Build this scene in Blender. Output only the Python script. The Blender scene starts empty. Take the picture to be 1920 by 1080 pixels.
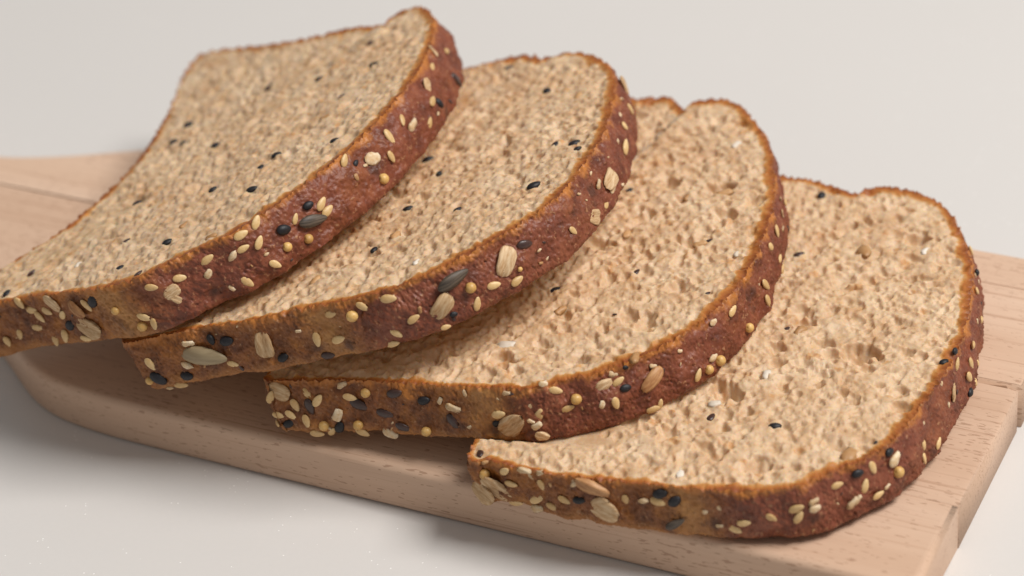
import bpy, math, random
import numpy as np
from mathutils import Matrix, Vector

# ------------------------------------------------------------------ camera, light, exposure
scene = bpy.context.scene
col = scene.collection
CM = 0.01
CAM_POS = np.array([0.0, -45.0851033, 30.544987])                 # centimetres, board top is z = 0
CAM_R = np.array([[0.99544699, -0.05346243, -0.07891177],          # right
                  [-0.09531684, -0.55833801, -0.82411975],         # down
                  [0.0, 0.82788914, -0.56089176]])                # forward
F_PX = 4965.59                                                # focal length in pixels of a 1920 wide picture
cam_data = bpy.data.cameras.new('camera')
cam = bpy.data.objects.new('camera', cam_data)
col.objects.link(cam)
scene.camera = cam
cam_data.sensor_width = 36.0
cam_data.lens = F_PX / 1920.0 * 36.0
cam_data.clip_start = 0.01
cam_data.clip_end = 20.0
m = np.eye(4)
m[:3, 0] = CAM_R[0]; m[:3, 1] = -CAM_R[1]; m[:3, 2] = -CAM_R[2]; m[:3, 3] = CAM_POS * CM
cam.matrix_world = Matrix(m.tolist())
cam_data.dof.use_dof = True
cam_data.dof.focus_distance = 0.497
cam_data.dof.aperture_fstop = 12.0

world = bpy.data.worlds.new('World')
scene.world = world
world.use_nodes = True
bg = world.node_tree.nodes['Background']
bg.inputs['Color'].default_value = (1.0, 0.975, 0.955, 1)
bg.inputs['Strength'].default_value = 0.26

lamp_data = bpy.data.lights.new('window_light', 'AREA')
lamp_data.shape = 'RECTANGLE'
lamp_data.size = 0.85
lamp_data.size_y = 0.85
lamp_data.energy = 44.0
lamp_data.color = (1.0, 0.972, 0.94)
lamp = bpy.data.objects.new('window_light', lamp_data)
col.objects.link(lamp)
lamp.location = (1.08, -0.22, 1.66)
lamp.rotation_euler = (Vector((0, 0, 0)) - lamp.location).to_track_quat('-Z', 'Y').to_euler()

scene.view_settings.view_transform = 'Standard'
scene.view_settings.look = 'None'
scene.view_settings.exposure = 0.0
scene.view_settings.gamma = 1.0
scene.view_settings.use_curve_mapping = False

# ------------------------------------------------------------------ helpers
def project(X):
    Y = (np.asarray(X) - CAM_POS) @ CAM_R.T
    return Y[..., :2] / Y[..., 2:] * F_PX + np.array([960.0, 540.0])

def ray(px):
    return np.append((np.array(px, float) - [960.0, 540.0]) / F_PX, 1.0) @ CAM_R

def mesh_obj(name, verts, faces, mat, parent=None, smooth=True, quads=None):
    """verts (n,3) in metres; faces a list, or quads an (m,4) array"""
    me = bpy.data.meshes.new(name)
    if quads is not None:
        v = np.asarray(verts, np.float32); f = np.asarray(quads, np.int32)
        me.vertices.add(len(v)); me.vertices.foreach_set('co', v.ravel())
        me.loops.add(f.size); me.loops.foreach_set('vertex_index', f.ravel())
        me.polygons.add(len(f))
        me.polygons.foreach_set('loop_start', np.arange(0, f.size, 4, dtype=np.int32))
        me.update(calc_edges=True)
        me.validate()
    else:
        me.from_pydata([tuple(map(float, p)) for p in verts], [], faces)
        me.update()
    if smooth:
        me.polygons.foreach_set('use_smooth', np.ones(len(me.polygons), bool))
    if mat: me.materials.append(mat)
    o = bpy.data.objects.new(name, me)
    col.objects.link(o)
    o.parent = parent
    return o

def attr(o, name, vals):
    a = o.data.attributes.new(name, 'FLOAT', 'POINT')
    a.data.foreach_set('value', np.asarray(vals, np.float32))

def tag(o, label, cat, group=None):
    o['label'] = label; o['category'] = cat
    if group: o['group'] = group

def band_noise(shape, cell, wav_lo, wav_hi, seed, aniso=(1.0, 1.0)):
    """periodic random field with wavelengths between wav_lo and wav_hi (same unit as cell), std 1"""
    rng = np.random.default_rng(seed)
    fy = np.fft.fftfreq(shape[0], cell)[:, None] * aniso[0]
    fx = np.fft.fftfreq(shape[1], cell)[None, :] * aniso[1]
    f = np.sqrt(fx * fx + fy * fy)
    spec = np.where((f >= 1.0 / wav_hi) & (f <= 1.0 / wav_lo), 1.0 / np.maximum(f, 1e-6), 0.0)
    z = np.fft.ifft2(np.fft.fft2(rng.standard_normal(shape)) * spec).real
    return z / (z.std() + 1e-12)

def sample(img, x, y, cell, x0, y0):
    gx = np.clip((x - x0) / cell, 0, img.shape[1] - 1.001); gy = np.clip((y - y0) / cell, 0, img.shape[0] - 1.001)
    ix = gx.astype(int); iy = gy.astype(int); fx = gx - ix; fy = gy - iy
    return (img[iy, ix] * (1 - fx) * (1 - fy) + img[iy, ix + 1] * fx * (1 - fy)
            + img[iy + 1, ix] * (1 - fx) * fy + img[iy + 1, ix + 1] * fx * fy)

# ------------------------------------------------------------------ materials
def new_mat(name):
    mt = bpy.data.materials.new(name); mt.use_nodes = True
    nt = mt.node_tree
    return mt, nt, nt.nodes['Principled BSDF']

def N(nt, typ, **kw):
    n = nt.nodes.new(typ)
    for k, v in kw.items(): setattr(n, k, v)
    return n

def noise(nt, vec, scale, detail=3.0, rough=0.55, dist=0.0):
    n = N(nt, 'ShaderNodeTexNoise')
    n.inputs['Scale'].default_value = scale; n.inputs['Detail'].default_value = detail
    n.inputs['Roughness'].default_value = rough; n.inputs['Distortion'].default_value = dist
    if vec is not None: nt.links.new(vec, n.inputs['Vector'])
    return n.outputs['Fac']

def ramp(nt, fac, stops, interp='LINEAR'):
    r = N(nt, 'ShaderNodeValToRGB'); r.color_ramp.interpolation = interp
    el = r.color_ramp.elements
    while len(el) < len(stops): el.new(0.5)
    for e, (p, c) in zip(el, stops):
        e.position = p; e.color = (*c, 1) if len(c) == 3 else c
    nt.links.new(fac, r.inputs['Fac'])
    return r.outputs['Color']

def mix(nt, fac, a, b, mode='MIX'):
    n = N(nt, 'ShaderNodeMix', data_type='RGBA', blend_type=mode)
    for s, v in ((n.inputs[0], fac), (n.inputs[6], a), (n.inputs[7], b)):
        if isinstance(v, (int, float)): s.default_value = v
        elif isinstance(v, tuple): s.default_value = (*v, 1)
        else: nt.links.new(v, s)
    return n.outputs[2]

def mathn(nt, op, a, b=None, clamp=False):
    n = N(nt, 'ShaderNodeMath', operation=op, use_clamp=clamp)
    for s, v in ((n.inputs[0], a), (n.inputs[1], b)):
        if v is None: continue
        if isinstance(v, (int, float)): s.default_value = v
        else: nt.links.new(v, s)
    return n.outputs[0]

def get_attr(nt, name):
    a = N(nt, 'ShaderNodeAttribute', attribute_name=name)
    return a.outputs['Fac']

def bump(nt, height, strength, dist, bsdf):
    b = N(nt, 'ShaderNodeBump')
    b.inputs['Strength'].default_value = strength; b.inputs['Distance'].default_value = dist
    nt.links.new(height, b.inputs['Height']); nt.links.new(b.outputs['Normal'], bsdf.inputs['Normal'])

def objco(nt):
    return N(nt, 'ShaderNodeTexCoord').outputs['Object']

def mapping(nt, vec, scale=(1, 1, 1), loc=(0, 0, 0)):
    mp = N(nt, 'ShaderNodeMapping'); mp.inputs['Scale'].default_value = scale; mp.inputs['Location'].default_value = loc
    nt.links.new(vec, mp.inputs['Vector'])
    return mp.outputs['Vector']

def mat_table():
    mt, nt, b = new_mat('table_quartz')
    co = objco(nt)
    n1 = noise(nt, co, 9, 3); n2 = noise(nt, co, 900, 2)
    c = mix(nt, mathn(nt, 'MULTIPLY', n2, 0.5), mix(nt, n1, (0.65, 0.625, 0.60), (0.675, 0.65, 0.625)), (0.70, 0.675, 0.65))
    v = N(nt, 'ShaderNodeTexVoronoi'); v.inputs['Scale'].default_value = 700
    nt.links.new(co, v.inputs['Vector'])
    fleck = mathn(nt, 'MULTIPLY', mathn(nt, 'LESS_THAN', v.outputs['Distance'], 0.11), mathn(nt, 'GREATER_THAN', noise(nt, co, 160, 1), 0.60))
    nt.links.new(mix(nt, fleck, c, (0.92, 0.9, 0.88)), b.inputs['Base Color'])
    b.inputs['Roughness'].default_value = 0.42
    b.inputs['Specular IOR Level'].default_value = 0.4
    return mt

def mat_wood():
    mt, nt, b = new_mat('beech_wood')
    co = objco(nt)
    oi = N(nt, 'ShaderNodeObjectInfo')
    off = N(nt, 'ShaderNodeVectorMath', operation='ADD')
    sc = N(nt, 'ShaderNodeVectorMath', operation='SCALE'); sc.inputs['Scale'].default_value = 3.0
    cmb = N(nt, 'ShaderNodeCombineXYZ')
    for k in range(3): nt.links.new(oi.outputs['Random'], cmb.inputs[k])
    nt.links.new(cmb.outputs[0], sc.inputs[0]); nt.links.new(co, off.inputs[0]); nt.links.new(sc.outputs[0], off.inputs[1])
    v = off.outputs[0]
    broad = noise(nt, mapping(nt, v, (8, 60, 60)), 1.0, 3)
    fine = noise(nt, mapping(nt, v, (60, 1500, 1500)), 1.0, 3)
    c = ramp(nt, broad, [(0.25, (0.63, 0.425, 0.295)), (0.5, (0.71, 0.505, 0.365)), (0.78, (0.77, 0.57, 0.43))])
    c = mix(nt, mathn(nt, 'MULTIPLY', fine, 0.5), c, (0.55, 0.36, 0.25))
    fl = noise(nt, mapping(nt, v, (420, 2300, 1700)), 1.0, 1.5)
    dens = noise(nt, mapping(nt, v, (25, 70, 70)), 1.0, 1)
    flk = mathn(nt, 'GREATER_THAN', mathn(nt, 'ADD', fl, mathn(nt, 'MULTIPLY', dens, 0.25)), 0.775)
    c = mix(nt, mathn(nt, 'MULTIPLY', flk, 0.5), c, (0.30, 0.15, 0.085))
    streak = ramp(nt, noise(nt, mapping(nt, v, (22, 1500, 1500)), 1.0, 2), [(0.60, (0, 0, 0)), (0.72, (0.5, 0.5, 0.5))])
    c = mix(nt, streak, c, (0.40, 0.225, 0.14))
    tone = ramp(nt, oi.outputs['Random'], [(0.0, (0.93, 0.90, 0.88)), (1.0, (1.03, 1.03, 1.03))])
    c = mix(nt, 1.0, c, tone, 'MULTIPLY')
    nt.links.new(c, b.inputs['Base Color'])
    b.inputs['Roughness'].default_value = 0.55
    b.inputs['Specular IOR Level'].default_value = 0.35
    bump(nt, mathn(nt, 'SUBTRACT', fine, mathn(nt, 'MULTIPLY', flk, 0.4)), 0.25, 0.0003, b)
    return mt

def mat_crumb():
    mt, nt, b = new_mat('bread_crumb')
    co = objco(nt)
    n1 = noise(nt, co, 120, 4); n2 = noise(nt, co, 480, 4, 0.6); n3 = noise(nt, co, 1500, 3, 0.6)
    c = ramp(nt, n1, [(0.3, (0.54, 0.325, 0.17)), (0.5, (0.625, 0.415, 0.24)), (0.72, (0.69, 0.495, 0.315))])
    c = mix(nt, ramp(nt, n2, [(0.4, (0, 0, 0)), (0.8, (0.55, 0.55, 0.55))]), c, (0.79, 0.62, 0.445))
    c = mix(nt, ramp(nt, noise(nt, co, 300, 2), [(0.62, (0, 0, 0)), (0.72, (0.7, 0.7, 0.7))]), c, (0.55, 0.27, 0.095))
    c = mix(nt, ramp(nt, noise(nt, co, 900, 1), [(0.70, (0, 0, 0)), (0.76, (0.4, 0.4, 0.4))]), c, (0.36, 0.17, 0.08))
    rim = mathn(nt, 'ADD', get_attr(nt, 'rim'), mathn(nt, 'ADD', mathn(nt, 'MULTIPLY', mathn(nt, 'SUBTRACT', n2, 0.5), 0.6), mathn(nt, 'MULTIPLY', mathn(nt, 'SUBTRACT', n1, 0.5), 1.4)))
    crust = ramp(nt, rim, [(0.0, (0.26, 0.072, 0.018)), (0.45, (0.42, 0.145, 0.030)), (0.8, (0.56, 0.27, 0.08)), (1.0, (0.63, 0.41, 0.21))])
    fac = ramp(nt, rim, [(0.75, (1, 1, 1)), (1.0, (0, 0, 0))])
    c = mix(nt, fac, c, crust)
    nt.links.new(c, b.inputs['Base Color'])
    b.inputs['Roughness'].default_value = 0.5
    b.inputs['Specular IOR Level'].default_value = 0.35
    b.inputs['Subsurface Weight'].default_value = 0.45
    b.inputs['Subsurface Radius'].default_value = (1.0, 0.5, 0.2)
    b.inputs['Subsurface Scale'].default_value = 0.0014
    bump(nt, mathn(nt, 'ADD', n3, mathn(nt, 'MULTIPLY', n2, 1.2)), 0.3, 0.0004, b)
    return mt

def mat_crust():
    mt, nt, b = new_mat('bread_crust')
    co = objco(nt)
    n0 = noise(nt, co, 60, 3); n1 = noise(nt, co, 260, 4, 0.6); n2 = noise(nt, co, 1100, 3, 0.6)
    dome = get_attr(nt, 'dome'); w = get_attr(nt, 'height'); torn = get_attr(nt, 'torn')
    d = mathn(nt, 'ADD', dome, mathn(nt, 'MULTIPLY', mathn(nt, 'SUBTRACT', n0, 0.5), 1.1), clamp=True)
    side = ramp(nt, n1, [(0.25, (0.085, 0.024, 0.007)), (0.5, (0.24, 0.078, 0.016)), (0.75, (0.45, 0.17, 0.03))])
    top = ramp(nt, n1, [(0.25, (0.105, 0.026, 0.012)), (0.5, (0.205, 0.054, 0.025)), (0.75, (0.30, 0.095, 0.045))])
    c = mix(nt, d, side, top)
    tornc = ramp(nt, n1, [(0.3, (0.32, 0.125, 0.033)), (0.7, (0.52, 0.25, 0.075))])
    c = mix(nt, mathn(nt, 'MULTIPLY', mathn(nt, 'ADD', torn, mathn(nt, 'MULTIPLY', mathn(nt, 'SUBTRACT', n1, 0.5), 1.0)), torn, clamp=True), c, tornc)
    e = mathn(nt, 'ADD', w, mathn(nt, 'MULTIPLY', mathn(nt, 'SUBTRACT', noise(nt, co, 170, 4, 0.65), 0.5), 0.75))
    c = mix(nt, ramp(nt, e, [(0.86, (0, 0, 0)), (1.0, (0.95, 0.95, 0.95))]), c, (0.50, 0.18, 0.034))
    low_ = ramp(nt, mathn(nt, 'SUBTRACT', e, mathn(nt, 'MULTIPLY', dome, -0.5)), [(0.02, (0.8, 0.8, 0.8)), (0.22, (0, 0, 0))])
    c = mix(nt, low_, c, (0.40, 0.165, 0.042))
    speck = ramp(nt, n2, [(0.60, (0, 0, 0)), (0.70, (0.6, 0.6, 0.6))])
    c = mix(nt, speck, c, (0.48, 0.25, 0.12))
    dark = ramp(nt, noise(nt, co, 170, 2), [(0.62, (0, 0, 0)), (0.74, (0.7, 0.7, 0.7))])
    c = mix(nt, dark, c, (0.055, 0.02, 0.012))
    nt.links.new(c, b.inputs['Base Color'])
    b.inputs['Roughness'].default_value = 0.47
    b.inputs['Specular IOR Level'].default_value = 0.45
    bump(nt, mathn(nt, 'ADD', n1, mathn(nt, 'MULTIPLY', n2, 0.6)), 0.6, 0.0006, b)
    return mt

def mat_simple(name, c1, c2, scale, rough, spec=0.4, stretch=(1, 1, 1), bmp=0.2, sss=0.0):
    mt, nt, b = new_mat(name)
    co = mapping(nt, objco(nt), stretch)
    oi = N(nt, 'ShaderNodeObjectInfo')
    n = noise(nt, co, scale, 3)
    c = mix(nt, ramp(nt, n, [(0.3, (0, 0, 0)), (0.7, (1, 1, 1))]), c1, c2)
    c = mix(nt, 1.0, c, ramp(nt, oi.outputs['Random'], [(0, (0.80, 0.74, 0.66)), (1, (1.08, 1.08, 1.08))]), 'MULTIPLY')
    nt.links.new(c, b.inputs['Base Color'])
    b.inputs['Roughness'].default_value = rough
    b.inputs['Specular IOR Level'].default_value = spec
    if sss:
        b.inputs['Subsurface Weight'].default_value = sss
        b.inputs['Subsurface Scale'].default_value = 0.0008
    bump(nt, n, bmp, 0.0003, b)
    return mt

M_TABLE, M_WOOD, M_CRUMB, M_CRUST = mat_table(), mat_wood(), mat_crumb(), mat_crust()
M_SEED = {
    'sesame': mat_simple('sesame_seed', (0.64, 0.41, 0.165), (0.77, 0.56, 0.29), 4, 0.42, 0.45),
    'millet': mat_simple('millet_grain', (0.64, 0.36, 0.10), (0.75, 0.51, 0.20), 4, 0.4, 0.45),
    'black': mat_simple('black_seed', (0.010, 0.010, 0.013), (0.022, 0.021, 0.026), 5, 0.5, 0.4),
    'flax': mat_simple('flax_seed', (0.040, 0.020, 0.018), (0.075, 0.036, 0.028), 4, 0.32, 0.5),
    'oat': mat_simple('oat_flake', (0.46, 0.255, 0.105), (0.76, 0.58, 0.37), 3.5, 0.62, 0.3, (1.0, 5.0, 2.0)),
    'grain': mat_simple('toasted_grain', (0.36, 0.15, 0.055), (0.62, 0.35, 0.16), 3.5, 0.5, 0.4, (1.0, 5.0, 2.0)),
    'kernel': mat_simple('kernel_seed', (0.27, 0.20, 0.115), (0.38, 0.30, 0.18), 3, 0.45, 0.4, (0.8, 4, 1)),
    'husk': mat_simple('husk_seed', (0.03, 0.024, 0.02), (0.17, 0.135, 0.105), 3, 0.5, 0.4, (0.6, 7.0, 1)),
    'chip': mat_simple('grain_chip', (0.62, 0.40, 0.19), (0.80, 0.68, 0.50), 3, 0.6, 0.3),
    'wheat': mat_simple('wheat_bit', (0.48, 0.25, 0.10), (0.58, 0.36, 0.18), 3, 0.45, 0.4),
    'white': mat_simple('pale_bit', (0.74, 0.66, 0.56), (0.82, 0.77, 0.70), 3, 0.5, 0.4),
}

# ------------------------------------------------------------------ table
TB = 1.00                                                      # board thickness, cm
s = 1.6
table = mesh_obj('table', [(-s, -s, -TB * CM), (s, -s, -TB * CM), (s, s, -TB * CM), (-s, s, -TB * CM)], [(0, 1, 2, 3)], M_TABLE, smooth=False)
table['kind'] = 'structure'
table['label'] = 'pale off-white speckled table top'

# ------------------------------------------------------------------ cutting board (local x = grain, y = across, cm)
THETA = 0.495
board = bpy.data.objects.new('cutting_board', None)
col.objects.link(board)
board.rotation_euler = (0, 0, -THETA)
tag(board, 'beech paddle cutting board of glued strips with handle under the bread', 'cutting board')
CY = -0.86
def half_outline():
    """lower half of the board outline from the right end to the handle tip, y measured from CY, negative"""
    hw = 5.29
    pts = []
    xr, r = 10.65, 0.45
    for a in np.linspace(0, 90, 7):                            # right front corner
        pts.append((xr - r + r * math.cos(math.radians(a)), -(hw - r + r * math.sin(math.radians(a)))))
    for x in np.linspace(9.5, -4.6, 30): pts.append((x, -hw))
    prof = [(-5.0, 5.29), (-6.3, 5.26), (-7.2, 5.16), (-7.8, 5.02), (-8.6, 4.58), (-9.25, 4.04), (-10.1, 3.48), (-10.57, 3.25), (-11.2, 2.91), (-11.98, 2.52), (-12.78, 2.19), (-13.5, 1.97), (-15, 1.8), (-17, 1.75), (-18.5, 1.75)]
    pr = np.array(prof)
    xs = np.linspace(pr[0, 0], pr[-1, 0], 60)
    ys = np.interp(-xs, -pr[:, 0], pr[:, 1])
    k = np.ones(5) / 5
    ys = np.convolve(np.pad(ys, 2, mode='edge'), k, 'valid')
    pts += [(x, -y) for x, y in zip(xs, ys)]
    for a in np.linspace(0, 90, 12)[1:]:
        pts.append((-18.5 - 1.75 * math.sin(math.radians(a)), -1.75 * math.cos(math.radians(a))))
    return pts
low = half_outline()
outline = [(x, y + CY) for x, y in low] + [(x, -y + CY) for x, y in low[::-1][1:]]

def clip(poly, y, keep_above):
    out = []
    n = len(poly)
    for i in range(n):
        a, b = poly[i], poly[(i + 1) % n]
        ia = (a[1] >= y) == keep_above; ib = (b[1] >= y) == keep_above
        if ia: out.append(a)
        if ia != ib:
            t = (y - a[1]) / (b[1] - a[1])
            out.append((a[0] + t * (b[0] - a[0]), y))
    return out

joints = [-99, -3.70, 0.07, 3.26, 99]
gaps = {-3.70: 0.012, 0.07: 0.085, 3.26: 0.010}
ends = [0.0, 0.012, 0.05, 0.03]
for k in range(4):
    y0, y1 = joints[k], joints[k + 1]
    p = outline
    lo = y0 + gaps.get(y0, 0); hi = y1 - gaps.get(y1, 0)
    if y0 > -90: p = clip(p, lo, True)
    if y1 < 90: p = clip(p, hi, False)
    P2 = np.array(p)
    keep = np.ones(len(P2), bool)
    for i in range(len(P2)):
        if np.hypot(*(P2[i] - P2[i - 1])) < 1e-4: keep[i] = False
    P2 = P2[keep]
    if k in (1, 2):                                            # the split beside the middle joint only opens towards the right end
        yj = hi if k == 1 else lo
        sel = (np.abs(P2[:, 1] - yj) < 1e-6) & (P2[:, 0] < 5)
        P2[sel, 1] += 0.075 if k == 1 else -0.075
    P2[:, 0] += np.where(P2[:, 0] > 10.1, ends[k], 0)
    n = len(P2)
    nx = np.roll(P2, -1, 0) - P2; pv = P2 - np.roll(P2, 1, 0)
    def nrm(v):
        q = np.stack([v[:, 1], -v[:, 0]], 1); return q / (np.hypot(q[:, 0], q[:, 1])[:, None] + 1e-12)
    n1, n2 = nrm(pv), nrm(nx)                                  # outward (polygon runs anticlockwise)
    area = 0.5 * np.sum(P2[:, 0] * np.roll(P2[:, 1], -1) - np.roll(P2[:, 0], -1) * P2[:, 1])
    if area < 0: n1, n2 = -n1, -n2
    def radius(a, b):                                          # edge rounding: small along glued joints
        onj = (np.abs(a[:, 1] - b[:, 1]) < 0.1) & (np.abs(a[:, 0] - b[:, 0]) > 12)
        return np.where(onj, 0.018, 0.16)
    r1 = radius(np.roll(P2, 1, 0), P2); r2 = radius(P2, np.roll(P2, -1, 0))
    same = (n1 * n2).sum(1) > 0.5
    inset = np.where(same[:, None], (n1 + n2) / 2 * np.minimum(r1, r2)[:, None], n1 * r1[:, None] + n2 * r2[:, None])
    rr = np.where(same, np.minimum(r1, r2), np.minimum(r1, r2))
    rings = []
    for a in np.linspace(90, 0, 6):
        c_, s_ = math.cos(math.radians(a)), math.sin(math.radians(a))
        rings.append(np.column_stack([P2 - inset * (1 - c_), -rr * (1 - s_)]))
    for a in np.linspace(0, 90, 4):
        c_, s_ = math.cos(math.radians(a)), math.sin(math.radians(a))
        rings.append(np.column_stack([P2 - inset * (1 - c_) * 0.7, -TB + rr * 0.7 * (1 - s_)]))
    V = np.concatenate(rings) * CM
    F = []
    for j in range(len(rings) - 1):
        for i in range(n):
            i2 = (i + 1) % n
            F.append((j * n + i, j * n + i2, (j + 1) * n + i2, (j + 1) * n + i))
    F.append(tuple(range(n))[::-1]); F.append(tuple((len(rings) - 1) * n + i for i in range(n)))
    o = mesh_obj('wood_strip', V, F, M_WOOD, board, smooth=False)
    import bmesh
    bm = bmesh.new(); bm.from_mesh(o.data); bmesh.ops.recalc_face_normals(bm, faces=bm.faces); bm.to_mesh(o.data); bm.free()
    sm = [abs(f.normal.z) < 0.98 for f in o.data.polygons]
    o.data.polygons.foreach_set('use_smooth', sm)

# ------------------------------------------------------------------ seed meshes (unit length 1 along x, thickness along z), shared
def ellipsoid(nu, nv, fn):
    V, F = [], []
    for j in range(nv + 1):
        ph = math.pi * j / nv
        for i in range(nu):
            V.append(fn(2 * math.pi * i / nu, ph))
    for j in range(nv):
        for i in range(nu):
            a, b = j * nu + i, j * nu + (i + 1) % nu
            F.append((a, b, b + nu, a + nu))
    return V, F

def make_seed_mesh(kind, seed):
    rng = random.Random(seed)
    ph = [rng.uniform(0, 6.28) for _ in range(6)]
    if kind in ('sesame', 'flax', 'kernel', 'husk', 'black'):
        wd, th, tip = {'sesame': (0.58, 0.27, 0.45), 'flax': (0.56, 0.28, 0.35), 'kernel': (0.46, 0.26, 0.5), 'husk': (0.42, 0.26, 0.55), 'black': (0.72, 0.50, 0.3)}[kind]
        def fn(t, p):
            x = -math.cos(p) * 0.5
            taper = 1.0 - tip * max(0.0, x + 0.12) ** 1.0 * 1.15
            r = math.sin(p) ** 0.9 * taper
            wob = 1 + 0.05 * math.sin(3 * t + ph[0]) * math.sin(p)
            ridge = 1 - (0.14 * math.exp(-((math.sin(t) - 0.0) / 0.25) ** 2) if kind in ('husk', 'kernel') else 0)
            return (x, r * wd * 0.5 * math.cos(t) * wob, r * th * 0.5 * math.sin(t) * wob * ridge)
        V, F = ellipsoid(12, 8, fn)
    elif kind == 'millet':
        def fn(t, p):
            d = 1 - 0.25 * math.exp(-((p - 0.0) / 0.35) ** 2)
            return (-math.cos(p) * 0.5 * d, math.sin(p) * math.cos(t) * 0.48, math.sin(p) * math.sin(t) * 0.46)
        V, F = ellipsoid(12, 8, fn)
    elif kind in ('oat', 'grain'):
        wd, th = (0.72, 0.17) if kind == 'oat' else (0.44, 0.24)
        wd *= rng.uniform(0.85, 1.15)
        def fn(t, p):
            x = -math.cos(p) * 0.5
            edge = 1 + 0.12 * math.sin(3 * t + ph[0]) + 0.11 * math.sin(5 * t + ph[1] + 4 * x) + 0.06 * math.sin(9 * x + ph[2])
            y = math.sin(p) ** 0.8 * wd * 0.5 * math.cos(t) * edge
            z = math.sin(p) ** 0.8 * th * 0.5 * math.sin(t)
            groove = 0.05 * math.exp(-(y / 0.07) ** 2) if math.sin(t) > 0 else 0
            warp = 0.10 * math.sin(3.0 * x + ph[3]) + 0.10 * math.sin(6 * y + ph[4]) * 0.6
            return (x, y, z + warp * 0.6 - groove + 0.25 * y * y)
        V, F = ellipsoid(16, 8, fn)
    else:                                                      # chip: broken angular piece
        def fn(t, p):
            x = -math.cos(p) * 0.5
            e = 1 + 0.22 * math.sin(2 * t + ph[0]) + 0.2 * math.sin(3 * t + ph[1] + 5 * x) + 0.14 * math.sin(7 * x + ph[2])
            return (x * (1 + 0.15 * math.sin(2 * t + ph[3])), math.sin(p) ** 0.6 * 0.31 * math.cos(t) * e, math.sin(p) ** 0.6 * 0.19 * math.sin(t) * e)
        V, F = ellipsoid(9, 6, fn)
    me = bpy.data.meshes.new(kind)
    me.from_pydata(V, [], F); me.update(); me.validate()
    me.polygons.foreach_set('use_smooth', np.ones(len(me.polygons), bool))
    me.materials.append(M_SEED[kind])
    return me

SEED_MESH = {k: [make_seed_mesh(k, 11 * i + len(k)) for i in range(5 if k in ('oat', 'grain', 'chip', 'wheat', 'white') else 2)] for k in M_SEED}
SEED_NAME = {'sesame': 'sesame_seed', 'millet': 'millet_grain', 'black': 'black_seed', 'flax': 'flax_seed', 'oat': 'oat_flake', 'grain': 'toasted_grain',
             'kernel': 'pumpkin_seed', 'husk': 'sunflower_seed', 'chip': 'grain_chip', 'wheat': 'wheat_bit', 'white': 'pale_grain_bit'}
SEED_LEN = {'sesame': 0.285, 'millet': 0.20, 'black': 0.25, 'flax': 0.40, 'oat': 0.5, 'grain': 0.62, 'kernel': 1.0, 'husk': 0.72, 'chip': 0.22, 'wheat': 0.24, 'white': 0.16}
rs = random.Random(5)

def put_seed(kind, parent, pos, ax, ay, az, length, sink):
    """pos, axes in slice-local cm; az = outward normal"""
    o = bpy.data.objects.new(SEED_NAME[kind], rs.choice(SEED_MESH[kind]))
    col.objects.link(o)
    o.parent = parent
    L = length
    p = (np.array(pos) + np.array(az) * sink * L) * CM
    M = np.eye(4)
    M[:3, 0] = np.array(ax) * L * CM; M[:3, 1] = np.array(ay) * L * CM; M[:3, 2] = np.array(az) * L * CM; M[:3, 3] = p
    o.matrix_local = Matrix(M.tolist())
    return o

# ------------------------------------------------------------------ bread slices
def pts(s): return np.array([[float(v) for v in p.split(',')] for p in s.split()])
# frame: o = middle of the bottom edge on the under face, u along the bottom, v towards the dome, n = up through the slice
SL = {
 1: dict(o=(-8.6485, 3.1403, 0.4472), u=(0.43806, 0.89894, -0.00177), v=(0.8363, -0.40681, 0.36756), n=(-0.32969, 0.16249, 0.93), t=1.205, skew=(-0.011, -0.149), H=5.59, c=1.7,
   edge=pts("0,563 83,550 167,543 217,532 267,517 320,487 430,440 500,395 600,322 670,265 740,190 790,125 810,75 815,30 790,8 757,17 731,30 722,44 700,47 655,50 580,70 490,84 420,90 375,98 345,130 320,200 280,270 240,320 190,370 100,445 30,485 0,505"), full=True),
 2: dict(o=(-5.4336, 1.3069, 0.49), u=(0.33724, 0.93869, -0.07159), v=(0.90652, -0.30329, 0.29365), n=(-0.25394, 0.16393, 0.95323), t=1.147, skew=(-0.005, -0.133), H=5.27, c=1.1,
   edge=pts("240,641 300,628 370,613 440,604 500,592 590,572 635,565 710,547 750,535 830,500 930,445 1005,400 1060,355 1098,300 1125,265 1145,210 1155,160 1145,125 1115,102 1075,95 1035,103 1014,111 995,101 965,102 900,120"), full=False),
 3: dict(o=(-2.8925, 0.4759, 0.197), u=(0.35915, 0.93327, 0.00396), v=(0.92551, -0.35671, 0.12723), n=(-0.12015, 0.04203, 0.99187), t=1.093, skew=(0.22, -0.141), H=5.53, c=1.19,
   edge=pts("495,713 553,712 653,711 710,714 840,722 940,726 968,729 1010,724 1075,707 1110,703 1210,665 1290,620 1338,583 1380,540 1420,475 1440,420 1455,360 1450,295 1430,245 1400,205 1375,188 1340,184 1303,187 1293,194 1286,209 1284,209 1276,197 1268,187 1250,180 1190,182"), full=False),
 4: dict(o=(1.1067, -2.0401, -0.0031), u=(0.40148, 0.91587, 0.0), v=(0.91496, -0.40108, 0.04442), n=(-0.04068, 0.01783, 0.99901), t=0.955, skew=(0.026, -0.199), H=5.11, c=1.15,
   edge=pts("905,857 985,880 1100,895 1180,904 1310,916 1410,921 1500,912 1530,897 1630,857 1680,820 1730,760 1770,700 1805,640 1822,560 1824,500 1810,450 1780,390 1730,360 1670,347 1630,350 1601,363 1580,352 1560,347 1520,335 1485,331"), full=False),
}

def smooth_closed(P, it=2):
    for _ in range(it):
        Q = np.roll(P, -1, 0)
        P = np.stack([0.75 * P + 0.25 * Q, 0.25 * P + 0.75 * Q], 1).reshape(-1, 2)
    return P

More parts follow.
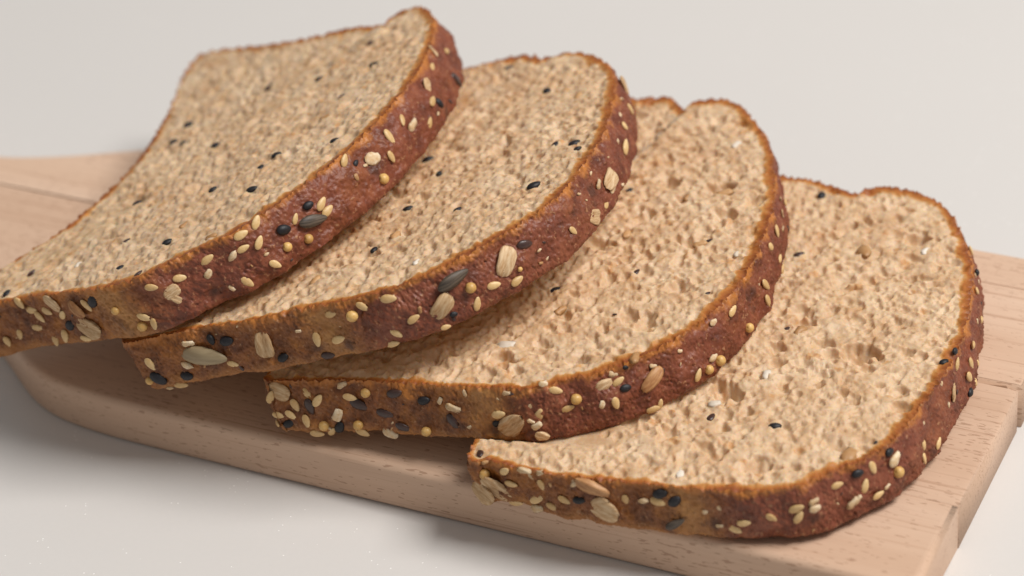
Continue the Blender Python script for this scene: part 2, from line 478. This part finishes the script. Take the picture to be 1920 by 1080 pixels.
def resample(P, n):
    C = np.vstack([P, P[:1]])
    d = np.r_[0, np.cumsum(np.hypot(*np.diff(C, axis=0).T))]
    t = np.linspace(0, d[-1], n + 1)[:-1]
    return np.stack([np.interp(t, d, C[:, 0]), np.interp(t, d, C[:, 1])], 1), d[-1]

def periodic_noise(n, per, lo, hi, seed):
    return band_noise((1, n), per / n, lo, hi, seed)[0]

def build_slice(idx, NG, seeds, pores, bits, label):
    S = SL[idx]
    o, u, v, n = (np.array(S[k]) for k in 'ouvn')
    t = S['t']
    root = bpy.data.objects.new('bread_slice', None)
    col.objects.link(root)
    M = np.eye(4); M[:3, 0] = u; M[:3, 1] = v; M[:3, 2] = n; M[:3, 3] = o * CM
    root.matrix_world = Matrix(M.tolist())
    tag(root, label, 'bread slice', 'overlapping bread slices on the board')
    su, sv = S['skew']
    ot = o + n * t + u * su + v * sv                            # frame of the cut face
    def to_face(px):
        d = ray(px)
        X = CAM_POS + d * (((ot - CAM_POS) @ n) / (d @ n))
        return np.array([(X - ot) @ u, (X - ot) @ v])
    # ---- outline of the cut face, from the edge seen in the photograph plus the hidden bottom corner
    E = np.array([to_face(p) for p in S['edge']])
    hw, c = 5.25, S['c']
    if S['full']:
        # the corner outside the frame
        P = np.vstack([E, [[-4.25, 0.40], [-4.85, 0.12], [-5.12, 0.15], [-5.24, 0.6]]])
    else:
        v0 = E[-1, 1]
        sidep = [[np.interp(y, [0, v0], [hw, E[-1, 0]]), y] for y in np.linspace(v0 - 0.8, 0.5, 5)]
        uu = np.linspace(hw - 0.35, -hw + 0.35, 13)
        bot = [[a, max(0.03, c * math.cos(math.pi / 2 * a / hw) ** 2)] for a in uu]
        P = np.vstack([E, sidep, bot, [[-hw + 0.03, 0.06], [-hw - 0.06, 0.26]]])
    P = smooth_closed(P, 2)
    if np.sum(P[:, 0] * np.roll(P[:, 1], -1) - np.roll(P[:, 0], -1) * P[:, 1]) < 0: P = P[::-1]
    NS = 4 * NG
    O, per = resample(P, NS)
    tan = np.roll(O, -10, 0) - np.roll(O, 10, 0); tan /= np.hypot(tan[:, 0], tan[:, 1])[:, None]
    nor = np.stack([tan[:, 1], -tan[:, 0]], 1)
    # where along the outline: dome or tin side / bottom; torn shred at the shoulders
    ang = O[:, 1] - S['H'] * 0.93
    dome = np.clip(ang / 0.8 + 0.5, 0, 1)
    k = np.hanning(61); k /= k.sum()
    dome = np.convolve(np.r_[dome[-30:], dome, dome[:30]], k, 'valid')
    torn = np.exp(-((O[:, 1] - S['H'] * 0.83) / 0.55) ** 2) * (np.abs(O[:, 0]) > 4)
    # ---- crust band: rows from the under face (w=0) to the cut face (w=1)
    NW = 40
    wv = np.linspace(0, 1, NW)
    cell = per / NS
    hN = max(64, int(round(t / cell)))
    shp = (hN * 2, NS)
    dn = 0.026 * band_noise(shp, cell, 0.5, 2.2, 100 + idx) + 0.007 * band_noise(shp, cell, 0.16, 0.5, 200 + idx) + 0.0095 * band_noise(shp, cell, 0.04, 0.13, 300 + idx)
    fleck = band_noise(shp, cell, 0.10, 0.3, 350 + idx)
    dn -= 0.03 * np.clip(fleck - 1.6, 0, 1)
    rowi = np.clip((wv * t / cell).astype(int), 0, hN * 2 - 1)
    wob = 0.22 * np.sin(wv * 5.0 + idx * 1.7) + 0.10 * np.sin(wv * 13.0 + idx)
    crease = np.exp(-((O[None, :, 1] - S['H'] * 0.97 - wob[:, None]) / 0.055) ** 2) * (np.abs(O[None, :, 0]) > 4) * (0.55 + 0.45 * np.sin(wv * 4 + idx * 2.3))[:, None]
    D = dn[rowi]                                                # NW x NS
    D = D + 0.055 * np.sin(np.pi * wv)[:, None] * (0.4 + 0.6 * dome)[None] - 0.06 * crease
    lower_round = 0.05 + (0.13 * dome if idx == 4 else 0)
    D = D - lower_round * np.clip(1 - wv / 0.12, 0, 1)[:, None] ** 2
    rag = 0.013 * periodic_noise(NS, per, 0.06, 0.25, 400 + idx) + 0.012 * periodic_noise(NS, per, 0.25, 1.0, 401 + idx)
    zj = 0.018 * periodic_noise(NS, per, 0.10, 0.5, 402 + idx) + 0.008 * periodic_noise(NS, per, 0.05, 0.1, 403 + idx)
    fall = np.clip((wv - 0.82) / 0.18, 0, 1)[:, None] ** 2
    D = D * (1 - 0.75 * fall) + rag[None] * fall
    XY = O[None] + nor[None] * D[..., None]
    Z = t * wv[:, None] + zj[None] * fall - 0.02 * fall
    if idx == 4:                                                # the bottom slice settles on the board
        world_z = (o[2] + XY[0, :, 0] * u[2] + XY[0, :, 1] * v[2]) / n[2]
        Z = Z - (np.clip(world_z - 0.01, 0, 1)[None] * 0.8) * (1 - wv[:, None])
    sh = wv[:, None]
    B = np.stack([XY[..., 0] + su * sh, XY[..., 1] + sv * sh, Z], -1)      # NW x NS x 3 local cm
    def press(X):                                               # how far the slice lying on top squeezes this soft one down
        if idx - 1 not in SL or idx == 2: return 0 * X[..., 2]
        T_ = SL[idx - 1]
        oi, ui, vi, ni = (np.array(T_[k_]) for k_ in 'ouvn')
        Wx = o + X[..., :1] * u + X[..., 1:2] * v + X[..., 2:] * n - oi
        d_ = Wx @ ni; a_ = Wx @ vi; b_ = np.abs(Wx @ ui)
        wgt = np.clip((a_ + 0.1) / 0.25, 0, 1) * np.clip((5.5 - b_) / 0.25, 0, 1)
        return np.clip(d_ + 0.03, 0, 0.6) * wgt
    B[..., 2] -= press(B) * wv[:, None]
    ii = np.arange(NS); jj = np.arange(NW - 1)
    q = np.stack(np.broadcast_arrays(jj[:, None] * NS + ii, jj[:, None] * NS + (ii + 1) % NS, (jj[:, None] + 1) * NS + (ii + 1) % NS, (jj[:, None] + 1) * NS + ii), -1).reshape(-1, 4)
    crust = mesh_obj('crust', B.reshape(-1, 3) * CM, None, M_CRUST, root, quads=q)
    attr(crust, 'dome', np.tile(dome, NW)); attr(crust, 'torn', np.tile(torn, NW)); attr(crust, 'height', np.repeat(wv, NS))
    # ---- crumb face: square grid wrapped into the outline, relief from a raster of pores
    g = np.linspace(-1, 1, NG + 1)
    gx, gy = np.meshgrid(g, g)
    rho = np.maximum(np.abs(gx), np.abs(gy))
    r_ = np.where(rho < 1e-9, 1, rho)
    a = gx / r_; b = gy / r_
    s = np.where(np.abs(gx) >= np.abs(gy), np.where(gx > 0, (b + 1) / 8, 0.5 + (1 - b) / 8), np.where(gy > 0, 0.25 + (1 - a) / 8, 0.75 + (a + 1) / 8)) % 1.0
    cen = np.array([0.0, 4.3])
    fs = s * NS; i0 = np.floor(fs + 1e-6).astype(int) % NS; ff = np.clip(fs - np.floor(fs + 1e-6), 0, 1)
    def per_s(arr):
        f = ff if arr.ndim == 1 else ff[..., None]
        return arr[i0] * (1 - f) + arr[(i0 + 1) % NS] * f
    Ol = per_s(O)
    top = B[-1]
    XYg = cen + rho[..., None] * (Ol - cen)
    rimd = (1 - rho) * np.hypot(*np.moveaxis(Ol - cen, -1, 0))
    blend = np.clip(1 - rimd / 0.22, 0, 1)[..., None]
    dt = per_s(top - np.column_stack([O[:, 0] + su, O[:, 1] + sv, np.full(NS, t)]))
    # relief raster
    rc = 0.0125
    x0, y0 = -6.2, -0.6
    W_, H_ = int(12.4 / rc), int(10.6 / rc)
    rng = np.random.default_rng(900 + idx)
    relief = np.zeros((H_, W_))
    warp = band_noise((H_, W_), rc, 0.05, 0.3, 950 + idx); warp2 = band_noise((H_, W_), rc, 0.18, 0.6, 955 + idx)
    def stamp(px, py, r, asp, an, depth):
        R = int(r * asp * 1.5 / rc) + 2
        cx, cy = int((px - x0) / rc), int((py - y0) / rc)
        xa, xb, ya, yb = max(cx - R, 0), min(cx + R, W_), max(cy - R, 0), min(cy + R, H_)
        if xa >= xb or ya >= yb: return
        yy, xx = np.mgrid[ya:yb, xa:xb]
        dx = xx * rc + x0 - px; dy = yy * rc + y0 - py
        p = (dx * math.cos(an) + dy * math.sin(an)) / (r * asp); q_ = (-dx * math.sin(an) + dy * math.cos(an)) / r
        d2 = p * p + q_ * q_ + (0.22 * min(1.0, 0.06 / r) * warp[ya:yb, xa:xb] + (0.30 if r > 0.06 else 0.0) * warp2[ya:yb, xa:xb]) * np.sqrt(p * p + q_ * q_ + 0.05)
        h = -depth * np.clip(1 - d2, 0, 1) ** (0.5 if r < 0.09 else 0.75)
        relief[ya:yb, xa:xb] = np.minimum(relief[ya:yb, xa:xb], h)
    def flow(px, py):                                          # pores lie roughly along the rising direction of the dough
        return math.atan2(py - 2.0, px * 0.8) + rng.normal(0, 0.6)
    for cnt, ra, rb, dk in ((2400, 0.022, 0.042, 1.1), (1500, 0.042, 0.07, 1.3), (420, 0.07, 0.115, 1.35), (60, 0.115, 0.17, 1.2)):
        for _ in range(cnt):
            px, py = rng.uniform(-5.4, 5.4), rng.uniform(0.1, 9.2)
            r = rng.uniform(ra, rb)
            stamp(px, py, r, rng.uniform(1.0, 2.0), (rng.uniform(0, 3.14) if rng.random() < 0.4 else flow(px, py)), r * dk * rng.uniform(0.6, 1.2))
    for (x, y, r) in pores:
        f = to_face((x, y))
        stamp(f[0], f[1], r, rng.uniform(1.05, 1.5), flow(f[0], f[1]), r * 1.25)
    fy_ = np.fft.fftfreq(H_, rc)[:, None]; fx_ = np.fft.rfftfreq(W_, rc)[None]
    relief = np.fft.irfft2(np.fft.rfft2(relief) * np.exp(-2 * (math.pi * 0.013) ** 2 * (fx_ ** 2 + fy_ ** 2)), s=relief.shape)
    relief *= {1: 0.45, 2: 0.65}.get(idx, 0.8)
    relief += -0.006 * np.abs(band_noise((H_, W_), rc, 0.05, 0.12, 960 + idx)) - 0.006 * np.abs(band_noise((H_, W_), rc, 0.13, 0.32, 965 + idx)) + 0.012 * band_noise((H_, W_), rc, 0.16, 0.7, 970 + idx) + 0.015 * band_noise((H_, W_), rc, 1.0, 4.0, 980 + idx)
    hgt = sample(relief, XYg[..., 0], XYg[..., 1], rc, x0, y0)
    soft = np.clip(rimd / 0.25, 0, 1)
    Zg = t + hgt * soft - 0.012 * (1 - soft)
    Vg = np.stack([XYg[..., 0] + su, XYg[..., 1] + sv, Zg], -1)
    Vg = Vg * (1 - blend ** 2) + (np.stack([XYg[..., 0] + su, XYg[..., 1] + sv, np.full_like(Zg, t)], -1) + dt * 1.0) * blend ** 2
    Vg[..., 2] -= press(Vg)
    edge = rho > 1 - 1e-9
    Vg[edge] = per_s(top)[edge]
    n1 = NG + 1
    jj, ii = np.meshgrid(np.arange(NG), np.arange(NG), indexing='ij')
    q1 = np.stack([jj * n1 + ii, jj * n1 + ii + 1, (jj + 1) * n1 + ii + 1, (jj + 1) * n1 + ii], -1).reshape(-1, 4)
    # under face: rings inward from the lower rim of the crust
    rings = [B[0]]
    base = n1 * n1
    cz = B[0, :, 2].mean()
    for f in (0.9, 0.7, 0.4, 0.02):
        R_ = np.column_stack([cen[0] + (B[0, :, 0] - cen[0]) * f, cen[1] + (B[0, :, 1] - cen[1]) * f, B[0, :, 2] * f + cz * (1 - f)])
        rings.append(R_)
    V2 = np.concatenate(rings)
    jj = np.arange(len(rings) - 1)[:, None]; ii = np.arange(NS)[None]
    q2 = np.stack(np.broadcast_arrays(jj * NS + ii, (jj + 1) * NS + ii, (jj + 1) * NS + (ii + 1) % NS, jj * NS + (ii + 1) % NS), -1).reshape(-1, 4) + base
    crumb = mesh_obj('crumb', np.concatenate([Vg.reshape(-1, 3), V2]) * CM, None, M_CRUMB, root, quads=np.concatenate([q1, q2]))
    thick = 0.17 + 0.08 * dome + 0.03 * periodic_noise(NS, per, 0.5, 3, 990 + idx)
    thick = thick + 0.09 * ((O[:, 1] < 2.2) & (O[:, 0] > -4.6)) + 0.07 * ((O[:, 0] > 4.3) & (O[:, 1] < 6.5))
    thick = np.clip(thick, 0.05, 0.34)
    rim_attr = np.concatenate([(rimd / per_s(thick)).ravel(), np.full(len(V2), 3.0)])
    attr(crumb, 'rim', np.clip(rim_attr, 0, 3))
    # ---- seeds on the crust, placed where the photograph shows them
    Wd = lambda X: o + X[..., :1] * u + X[..., 1:2] * v + X[..., 2:] * n
    tT = (np.roll(B, -2, 1) - np.roll(B, 2, 1)); tT /= np.linalg.norm(tT, axis=-1)[..., None]
    tW = np.gradient(B, axis=0); tW /= np.linalg.norm(tW, axis=-1)[..., None]
    nB = np.cross(tT, tW); nB /= np.linalg.norm(nB, axis=-1)[..., None]
    nB_s = np.stack([nor[:, 0], nor[:, 1], np.zeros(NS)], -1)[None]
    nB = nB * 0.4 + nB_s * 0.6; nB /= np.linalg.norm(nB, axis=-1)[..., None]
    Bw = Wd(B)
    pix = project(Bw)
    nw = nB[..., :1] * u + nB[..., 1:2] * v + nB[..., 2:] * n
    facing = ((CAM_POS - Bw) * nw).sum(-1) > 0
    for sd in seeds:
        kind, x, y, angle = sd[:4]
        L = SEED_LEN[kind] * (sd[4] if len(sd) > 4 else 1.0) * rs.uniform(0.90, 1.10)
        dd = np.hypot(pix[..., 0] - x, pix[..., 1] - y) + np.where(facing, 0, 1e4)
        j, i = np.unravel_index(np.argmin(dd), dd.shape)
        if dd[j, i] > 25: continue
        az = nB[j, i]
        ax0 = tT[j, i] - az * (tT[j, i] @ az); ax0 /= np.linalg.norm(ax0)
        ay0 = np.cross(az, ax0)
        e = 0.05
        p0 = project(Wd(B[j, i][None]))[0]
        pt = project(Wd((B[j, i] + ax0 * e)[None]))[0] - p0; pw = project(Wd((B[j, i] + ay0 * e)[None]))[0] - p0
        dirv = np.array([math.cos(math.radians(angle)), -math.sin(math.radians(angle))])
        A = np.stack([pt, pw], 1)
        cf = np.linalg.solve(A, dirv); cf /= np.hypot(*cf)
        ax = ax0 * cf[0] + ay0 * cf[1]
        ay = np.cross(az, ax)
        sink = {'oat': 0.045, 'grain': 0.05, 'flax': 0.02, 'black': 0.06, 'millet': 0.12, 'chip': 0.06, 'husk': 0.05, 'kernel': 0.05}.get(kind, 0.04)
        put_seed(kind, root, B[j, i], ax, ay, az, L, sink)
    rr_ = np.random.default_rng(70 + idx)
    for _ in range(46):                                         # small broken bits baked into the crust
        i = int(rr_.integers(0, NS)); j = int(rr_.integers(3, NW - 3))
        if not facing[j, i]: continue
        az = nB[j, i]; a_ = rr_.uniform(0, 6.28)
        ax0 = tT[j, i] - az * (tT[j, i] @ az); ax0 /= np.linalg.norm(ax0); ay0 = np.cross(az, ax0)
        ax = ax0 * math.cos(a_) + ay0 * math.sin(a_)
        put_seed(str(rr_.choice(['chip', 'chip', 'wheat', 'flax'])), root, B[j, i], ax, np.cross(az, ax), az, float(rr_.uniform(0.06, 0.15)), 0.02)
    # ---- bits of grain and seeds cut through in the crumb face
    for bt in bits:
        kind, x, y, angle = bt[:4]
        L = SEED_LEN[kind] * (bt[4] if len(bt) > 4 else 1.0)
        f = to_face((x, y))
        h = float(sample(relief, np.array([f[0]]), np.array([f[1]]), rc, x0, y0)[0])
        ca = math.radians(angle)
        put_seed(kind, root, (f[0] + su, f[1] + sv, t + h * 0.5 - 0.02), (math.cos(ca), math.sin(ca), 0), (-math.sin(ca), math.cos(ca), 0), (0, 0, 1), L, 0.02)
    return root

S_, K_, F_, O_, G_, MI, C_ = 'sesame', 'black', 'flax', 'oat', 'grain', 'millet', 'chip'
seeds1 = [(S_, 36, 567, -50), (S_, 60, 580, 0), (S_, 88, 582, -25), (S_, 75, 594, -45), (S_, 118, 589, 80), (S_, 163, 573, -45), (S_, 72, 614, 0), (S_, 37, 627, -80), (S_, 105, 638, -75), (S_, 122, 630, -80),
  (S_, 161, 634, -10), (S_, 13, 641, -60), (S_, 284, 538, 0), (S_, 271, 595, -15), (S_, 289, 607, -75), (MI, 217, 581, 0, .8), (MI, 267, 612, 0), (K_, 174, 563, 80, 1.3), (K_, 133, 608, 60, 1.2), (O_, 97, 568, -25, .95), (O_, 167, 613, -20, 1.2),
  (G_, 144, 578, -40, .75), (O_, 322, 548, 40, .7), (O_, 330, 559, -20, .5), (S_, 337, 521, 10), (S_, 390, 487, 40), (S_, 457, 465, 30), (S_, 452, 442, 30), (S_, 479, 417, 75), (S_, 486, 455, 75), (S_, 515, 495, -20), (S_, 602, 384, 65),
  (S_, 612, 395, 50), (S_, 555, 410, 80, .8), (MI, 537, 462, 0), (MI, 577, 446, 0), (S_, 463, 530, -30), (K_, 579, 385, 30), (K_, 532, 430, 10, 1.1), ('husk', 585, 415, 15, .9), (C_, 435, 479, 60), (C_, 390, 514, 70, .8), (C_, 500, 478, 30, .5),
  (C_, 697, 297, 20, 1.5), (S_, 646, 301, 80), (S_, 732, 293, -60), (S_, 730, 257, -55, 1.15), (C_, 772, 234, 60, 1.5), (S_, 754, 226, -80), (S_, 806, 231, 80), (S_, 809, 190, 70), (K_, 822, 194, -45, .95), (O_, 800, 160, -70, .6), (S_, 812, 125, 80, .8),
  (S_, 837, 96, 20), (O_, 812, 95, -60, .6), (MI, 719, 336, 0, 1.1), (F_, 854, 150, -50, 1.2), (C_, 878, 62, 0, 1.0), (K_, 667, 306, 60, .7)]  # last black seed is no seed: it paints the shade of a crust hole
seeds2 = [(O_, 947, 490, 80, 1.25), (F_, 985, 459, 10, .75), (MI, 975, 506, 0, .5), (S_, 969, 528, 40), (S_, 925, 536, 15), (MI, 881, 541, 0, 1.1), ('husk', 848, 524, 35), (O_, 1114, 406, 0, .95), (S_, 1074, 433, -40, .8), (C_, 1085, 363, 0, .45),
  (O_, 1142, 335, 75, 1.0), (C_, 1122, 345, 80, .9), (S_, 1170, 237, -40), (S_, 1172, 275, 85, 1.2), (O_, 1176, 160, -60, .95), (S_, 1182, 205, -60), (S_, 1136, 385, 60, .8), (C_, 1147, 355, 60, 1.0), (O_, 498, 645, -70, 1.1), (S_, 595, 637, -75), (S_, 621, 588, 15),
  (S_, 636, 637, 20), (S_, 680, 575, -30), (MI, 661, 591, 0, 1.15), (S_, 729, 559, 5), (S_, 775, 597, 35), (S_, 744, 625, -30), (S_, 737, 644, 10), (O_, 826, 572, 60, 1.15), (S_, 896, 570, 85), (S_, 835, 614, 15, .7), (K_, 532, 669, 30, .9), (F_, 615, 667, 5, .8),
  ('kernel', 384, 666, -6, .92), (C_, 352, 643, 10, 1.0), (K_, 425, 639, 10, 1.2), (K_, 396, 637, -60, .9), (S_, 437, 681, -10), (C_, 352, 686, -20, 1.0), (S_, 282, 682, -50), (K_, 352, 704, 0, 1.2), (K_, 299, 709, -30, 1.5), (S_, 340, 722, 0), (MI, 282, 713, 0, .8),
  (C_, 320, 727, 0, .7), (K_, 850, 590, 10, .6), (C_, 1010, 470, 40, .5), (C_, 560, 620, 10, .5)]
seeds3 = [(O_, 522, 732, -15, .95), (S_, 507, 744, 80, .9), (S_, 577, 739, -55), (S_, 595, 749, 55), (S_, 553, 759, -60, 1.05), (S_, 522, 777, -15, .85), (S_, 546, 777, -35), (S_, 574, 788, -70), (K_, 542, 794, 20, 1.0), (S_, 511, 795, -60), (S_, 596, 812, -5),
  (S_, 622, 813, 60), (MI, 607, 797, 0, 1.05), (C_, 634, 778, 80, 1.3), (K_, 637, 800, 60, 1.2), (F_, 581, 763, -70, .9), (S_, 657, 745, -15), (F_, 672, 757, -25), (MI, 685, 735, 0), (MI, 672, 797, 0, .95), (S_, 680, 809, -25), (C_, 732, 812, -30, 1.4), (C_, 642, 722, 30, 1.0),
  (F_, 740, 737, 10, .85), (F_, 722, 775, -15, .85), (F_, 757, 800, -20, .85), (C_, 850, 765, -20, 1.2), (F_, 849, 790, -55, 1.0), (C_, 825, 750, 70, .8), (MI, 800, 807, 0, 1.05), (K_, 795, 750, 10, 1.0), (C_, 950, 738, 0, .8), (S_, 936, 777, 10), (O_, 957, 795, 35, 1.25), (K_, 932, 792, 30, .9),
  (S_, 1011, 778, 75, 1.1), (C_, 1007, 797, 30, .9), (C_, 996, 790, -20, .6), (O_, 1017, 817, -20, .65), (S_, 1041, 732, -10), (S_, 1064, 766, 20), (MI, 1080, 746, 0, 1.2), (C_, 1019, 718, 0, .7), (O_, 1132, 721, 25, .75), (S_, 1159, 716, 40, .9), (C_, 1149, 700, 0, .8), (K_, 1172, 726, 15, 1.0), (S_, 1154, 756, -70),
  (G_, 1222, 712, 55, .95), (C_, 1224, 686, 0, .6), (C_, 1274, 658, 0, .5), (S_, 1225, 766, 15), (S_, 1237, 756, 80, .7), (S_, 1308, 703, 75), (MI, 1329, 692, 0, 1.0), (MI, 1349, 675, 0, 1.1), (C_, 1335, 670, 45, 1.0), (S_, 1374, 583, 60), (C_, 1337, 603, 30, .9), (MI, 1402, 613, 0, .95), (S_, 1440, 564, -70),
  (O_, 1467, 400, 80, .6), (K_, 1474, 431, -60, 1.0), (S_, 1456, 434, -80), (S_, 1444, 463, -40), (S_, 1461, 484, 75), (S_, 1434, 534, -50, 1.1), (S_, 1480, 377, 80), (S_, 1467, 505, 80, .8), (K_, 1172, 690, 0, .5)]
seeds4 = [(MI, 907, 888, 0, 1.2), (S_, 946, 883, 30), (C_, 984, 880, -15, 1.2), (C_, 1013, 887, 10, .8), (O_, 932, 915, -42, 1.35), (O_, 907, 924, -40, 1.1), (S_, 959, 907, -10, 1.0), (S_, 1015, 908, -65), (S_, 968, 944, -3, 1.1), (S_, 1007, 936, 20), (S_, 1059, 937, -30), (S_, 1036, 950, -28),
  (C_, 1008, 952, 0, 1.1), (K_, 1085, 937, 0, .95), (G_, 1112, 913, -28, 1.15), (C_, 1077, 908, 40, .8), (O_, 1133, 955, -15, 1.25), (O_, 1126, 945, 25, .8), (S_, 1172, 937, -80), (K_, 1238, 925, 10, 1.15), (K_, 1266, 938, 40, 1.15), (S_, 1233, 940, -20), (C_, 1206, 938, 0, .9), (S_, 1395, 980, 5), (S_, 1380, 994, -25),
  (S_, 1446, 972, -35), (S_, 1493, 952, 20), ('husk', 1266, 982, 25, .55), (S_, 1570, 910, 20), (S_, 1498, 970, 60), (C_, 1528, 953, 20, 1.0), (C_, 1525, 942, 30, .9), (K_, 1607, 887, 20, .95), (S_, 1621, 910, 80), (C_, 1598, 943, 45, 1.1), (C_, 1608, 937, 50, 1.0), (S_, 1645, 927, 35), (C_, 1662, 912, 45, .6), (S_, 1636, 877, -65),
  (K_, 1667, 848, 30, 1.05), (C_, 1677, 862, 55, 1.4), (MI, 1684, 885, 0, 1.05), (S_, 1731, 835, -80), (S_, 1733, 860, -75), (S_, 1759, 831, 75), (O_, 1788, 735, 80, .75), (K_, 1817, 736, 70, .95), (S_, 1828, 717, -40), (S_, 1817, 707, -60), (S_, 1821, 682, -75), (S_, 1832, 682, -70), (S_, 1794, 682, 80), (S_, 1824, 647, 80),
  (K_, 1787, 655, 30, .8), (K_, 1831, 512, -60, .8), (S_, 1831, 547, -60), (K_, 1834, 570, -60, .9), (S_, 1839, 600, -70), (S_, 1828, 470, -70, .9), (C_, 1320, 960, 0, .5), (C_, 1350, 985, 0, .6)]
W_, H_ = 'wheat', 'white'
bits1 = [(K_, 352, 232, 40), (K_, 325, 266, 10), (K_, 344, 267, 10, .8), (K_, 404, 272, 40), (K_, 518, 290, 60, .9), (K_, 488, 312, 0, .8), (K_, 254, 375, 50, .9), (K_, 398, 353, 30, .8), (K_, 472, 354, 70), (K_, 312, 451, 40, .9), (F_, 235, 452, 20, .6), (K_, 224, 502, 20, .8), (K_, 625, 260, 50, .8), (K_, 700, 119, 60, .8),
  (K_, 597, 145, 50, .8), (F_, 640, 177, 30, .5), (F_, 695, 77, 0, .5), (F_, 505, 160, 5, .8), (W_, 345, 420, 30), (W_, 395, 443, 60), (W_, 405, 163, 0), (W_, 610, 218, 50), (H_, 145, 495, 0, 1.3), (K_, 12, 548, 0, .9), (F_, 60, 508, 30, .6), (F_, 258, 510, 20, .5)]
bits2 = [(K_, 952, 125, 20, 1.1), (K_, 1024, 167, -10, 1.0), (K_, 1075, 264, 50, 1.1), (K_, 1042, 271, 20, .9), (K_, 1082, 276, 50, .7), (K_, 1000, 345, 50, 1.2), (W_, 1082, 177, 0, 1.2), (W_, 1060, 168, 0, .9), (K_, 802, 297, 60, 1.0), (K_, 822, 322, 0, .7), (K_, 857, 391, 40, .8), (K_, 700, 465, 10, .8),
  (W_, 740, 440, 10, 1.2), (K_, 764, 390, 60, .9), (H_, 780, 490, 20, 1.2), (W_, 590, 525, 10, 1.3)]
bits3 = [(K_, 1040, 541, 30, 1.0), (F_, 1331, 447, 60, .6), (F_, 1192, 505, 20, .5), (H_, 949, 645, 80, 2.2), (H_, 1380, 474, 0, 1.1), (H_, 1380, 270, 30, 1.6), (W_, 1357, 360, 60, 1.5), (W_, 1290, 370, 20, 1.1), (W_, 1312, 456, 60, 1.2), (W_, 1175, 437, 0, 1.0), (F_, 1325, 548, 40, .4), (K_, 1180, 355, 30, .7), (W_, 1050, 580, 30, 1.2), (H_, 1020, 717, 0, 1.0), (W_, 1190, 670, 0, 1.3), (F_, 1155, 588, 60, .35)]
bits4 = [(K_, 1453, 798, 70, 1.0), (F_, 1333, 778, 10, .6), (K_, 1540, 363, 0, 1.0), (H_, 1437, 702, 0, 1.8), (H_, 1735, 470, 20, 1.5), (W_, 1620, 472, -30, 1.7), (W_, 1592, 849, 10, 1.6), (W_, 1500, 620, 20, 1.4), (F_, 1498, 475, 50, .6), (K_, 1770, 677, 40, .8), (H_, 1340, 755, 60, 1.4), (H_, 1275, 885, 0, 1.3), (F_, 1474, 615, 20, .5), (K_, 1642, 826, 10, .4), (F_, 900, 846, -15, .6)]
pores1 = [(366, 350, .20), (345, 365, .13), (455, 355, .14), (530, 230, .13), (728, 52, .18), (640, 300, .1), (250, 300, .12), (560, 240, .12)]
pores2 = [(935, 275, .24), (902, 232, .2), (965, 240, .13), (1055, 240, .14), (790, 330, .18), (870, 180, .14), (1010, 215, .12), (745, 360, .18), (690, 400, .15), (850, 250, .13)]
pores3 = [(1255, 342, .22), (1210, 402, .22), (1352, 350, .22), (1360, 400, .2), (1180, 592, .2), (1270, 535, .22), (1212, 605, .2), (940, 672, .26), (1080, 672, .2), (1290, 450, .2), (1120, 450, .24), (1385, 320, .16), (1250, 300, .18), (1380, 500, .12), (1060, 590, .2), (1010, 640, .12)]
pores4 = [(1720, 443, .24), (1628, 522, .15), (1560, 577, .15), (1610, 660, .36), (1455, 648, .18), (1455, 676, .16), (1355, 732, .30), (1530, 720, .14), (1420, 873, .24), (1315, 835, .16), (1505, 600, .22), (1500, 580, .2), (1710, 520, .14), (1680, 600, .12), (1590, 425, .17), (1650, 390, .15), (1765, 630, .12), (1725, 670, .14), (1580, 735, .12), (1250, 805, .18), (1245, 815, .12), (1690, 760, .16), (1400, 770, .12), (1540, 640, .2)]

build_slice(1, 340, seeds1, pores1, bits1, 'topmost seeded bread slice, its corner jutting past the board towards the handle')
build_slice(2, 400, seeds2, pores2, bits2, 'seeded bread slice directly under the topmost one, large green-grey pumpkin seed on crust')
build_slice(3, 420, seeds3, pores3, bits3, 'seeded bread slice lying directly on the lowest slice, V-shaped nick in its far edge')
build_slice(4, 420, seeds4, pores4, bits4, 'lowest seeded bread slice lying flat on the board, its whole dome uncovered')
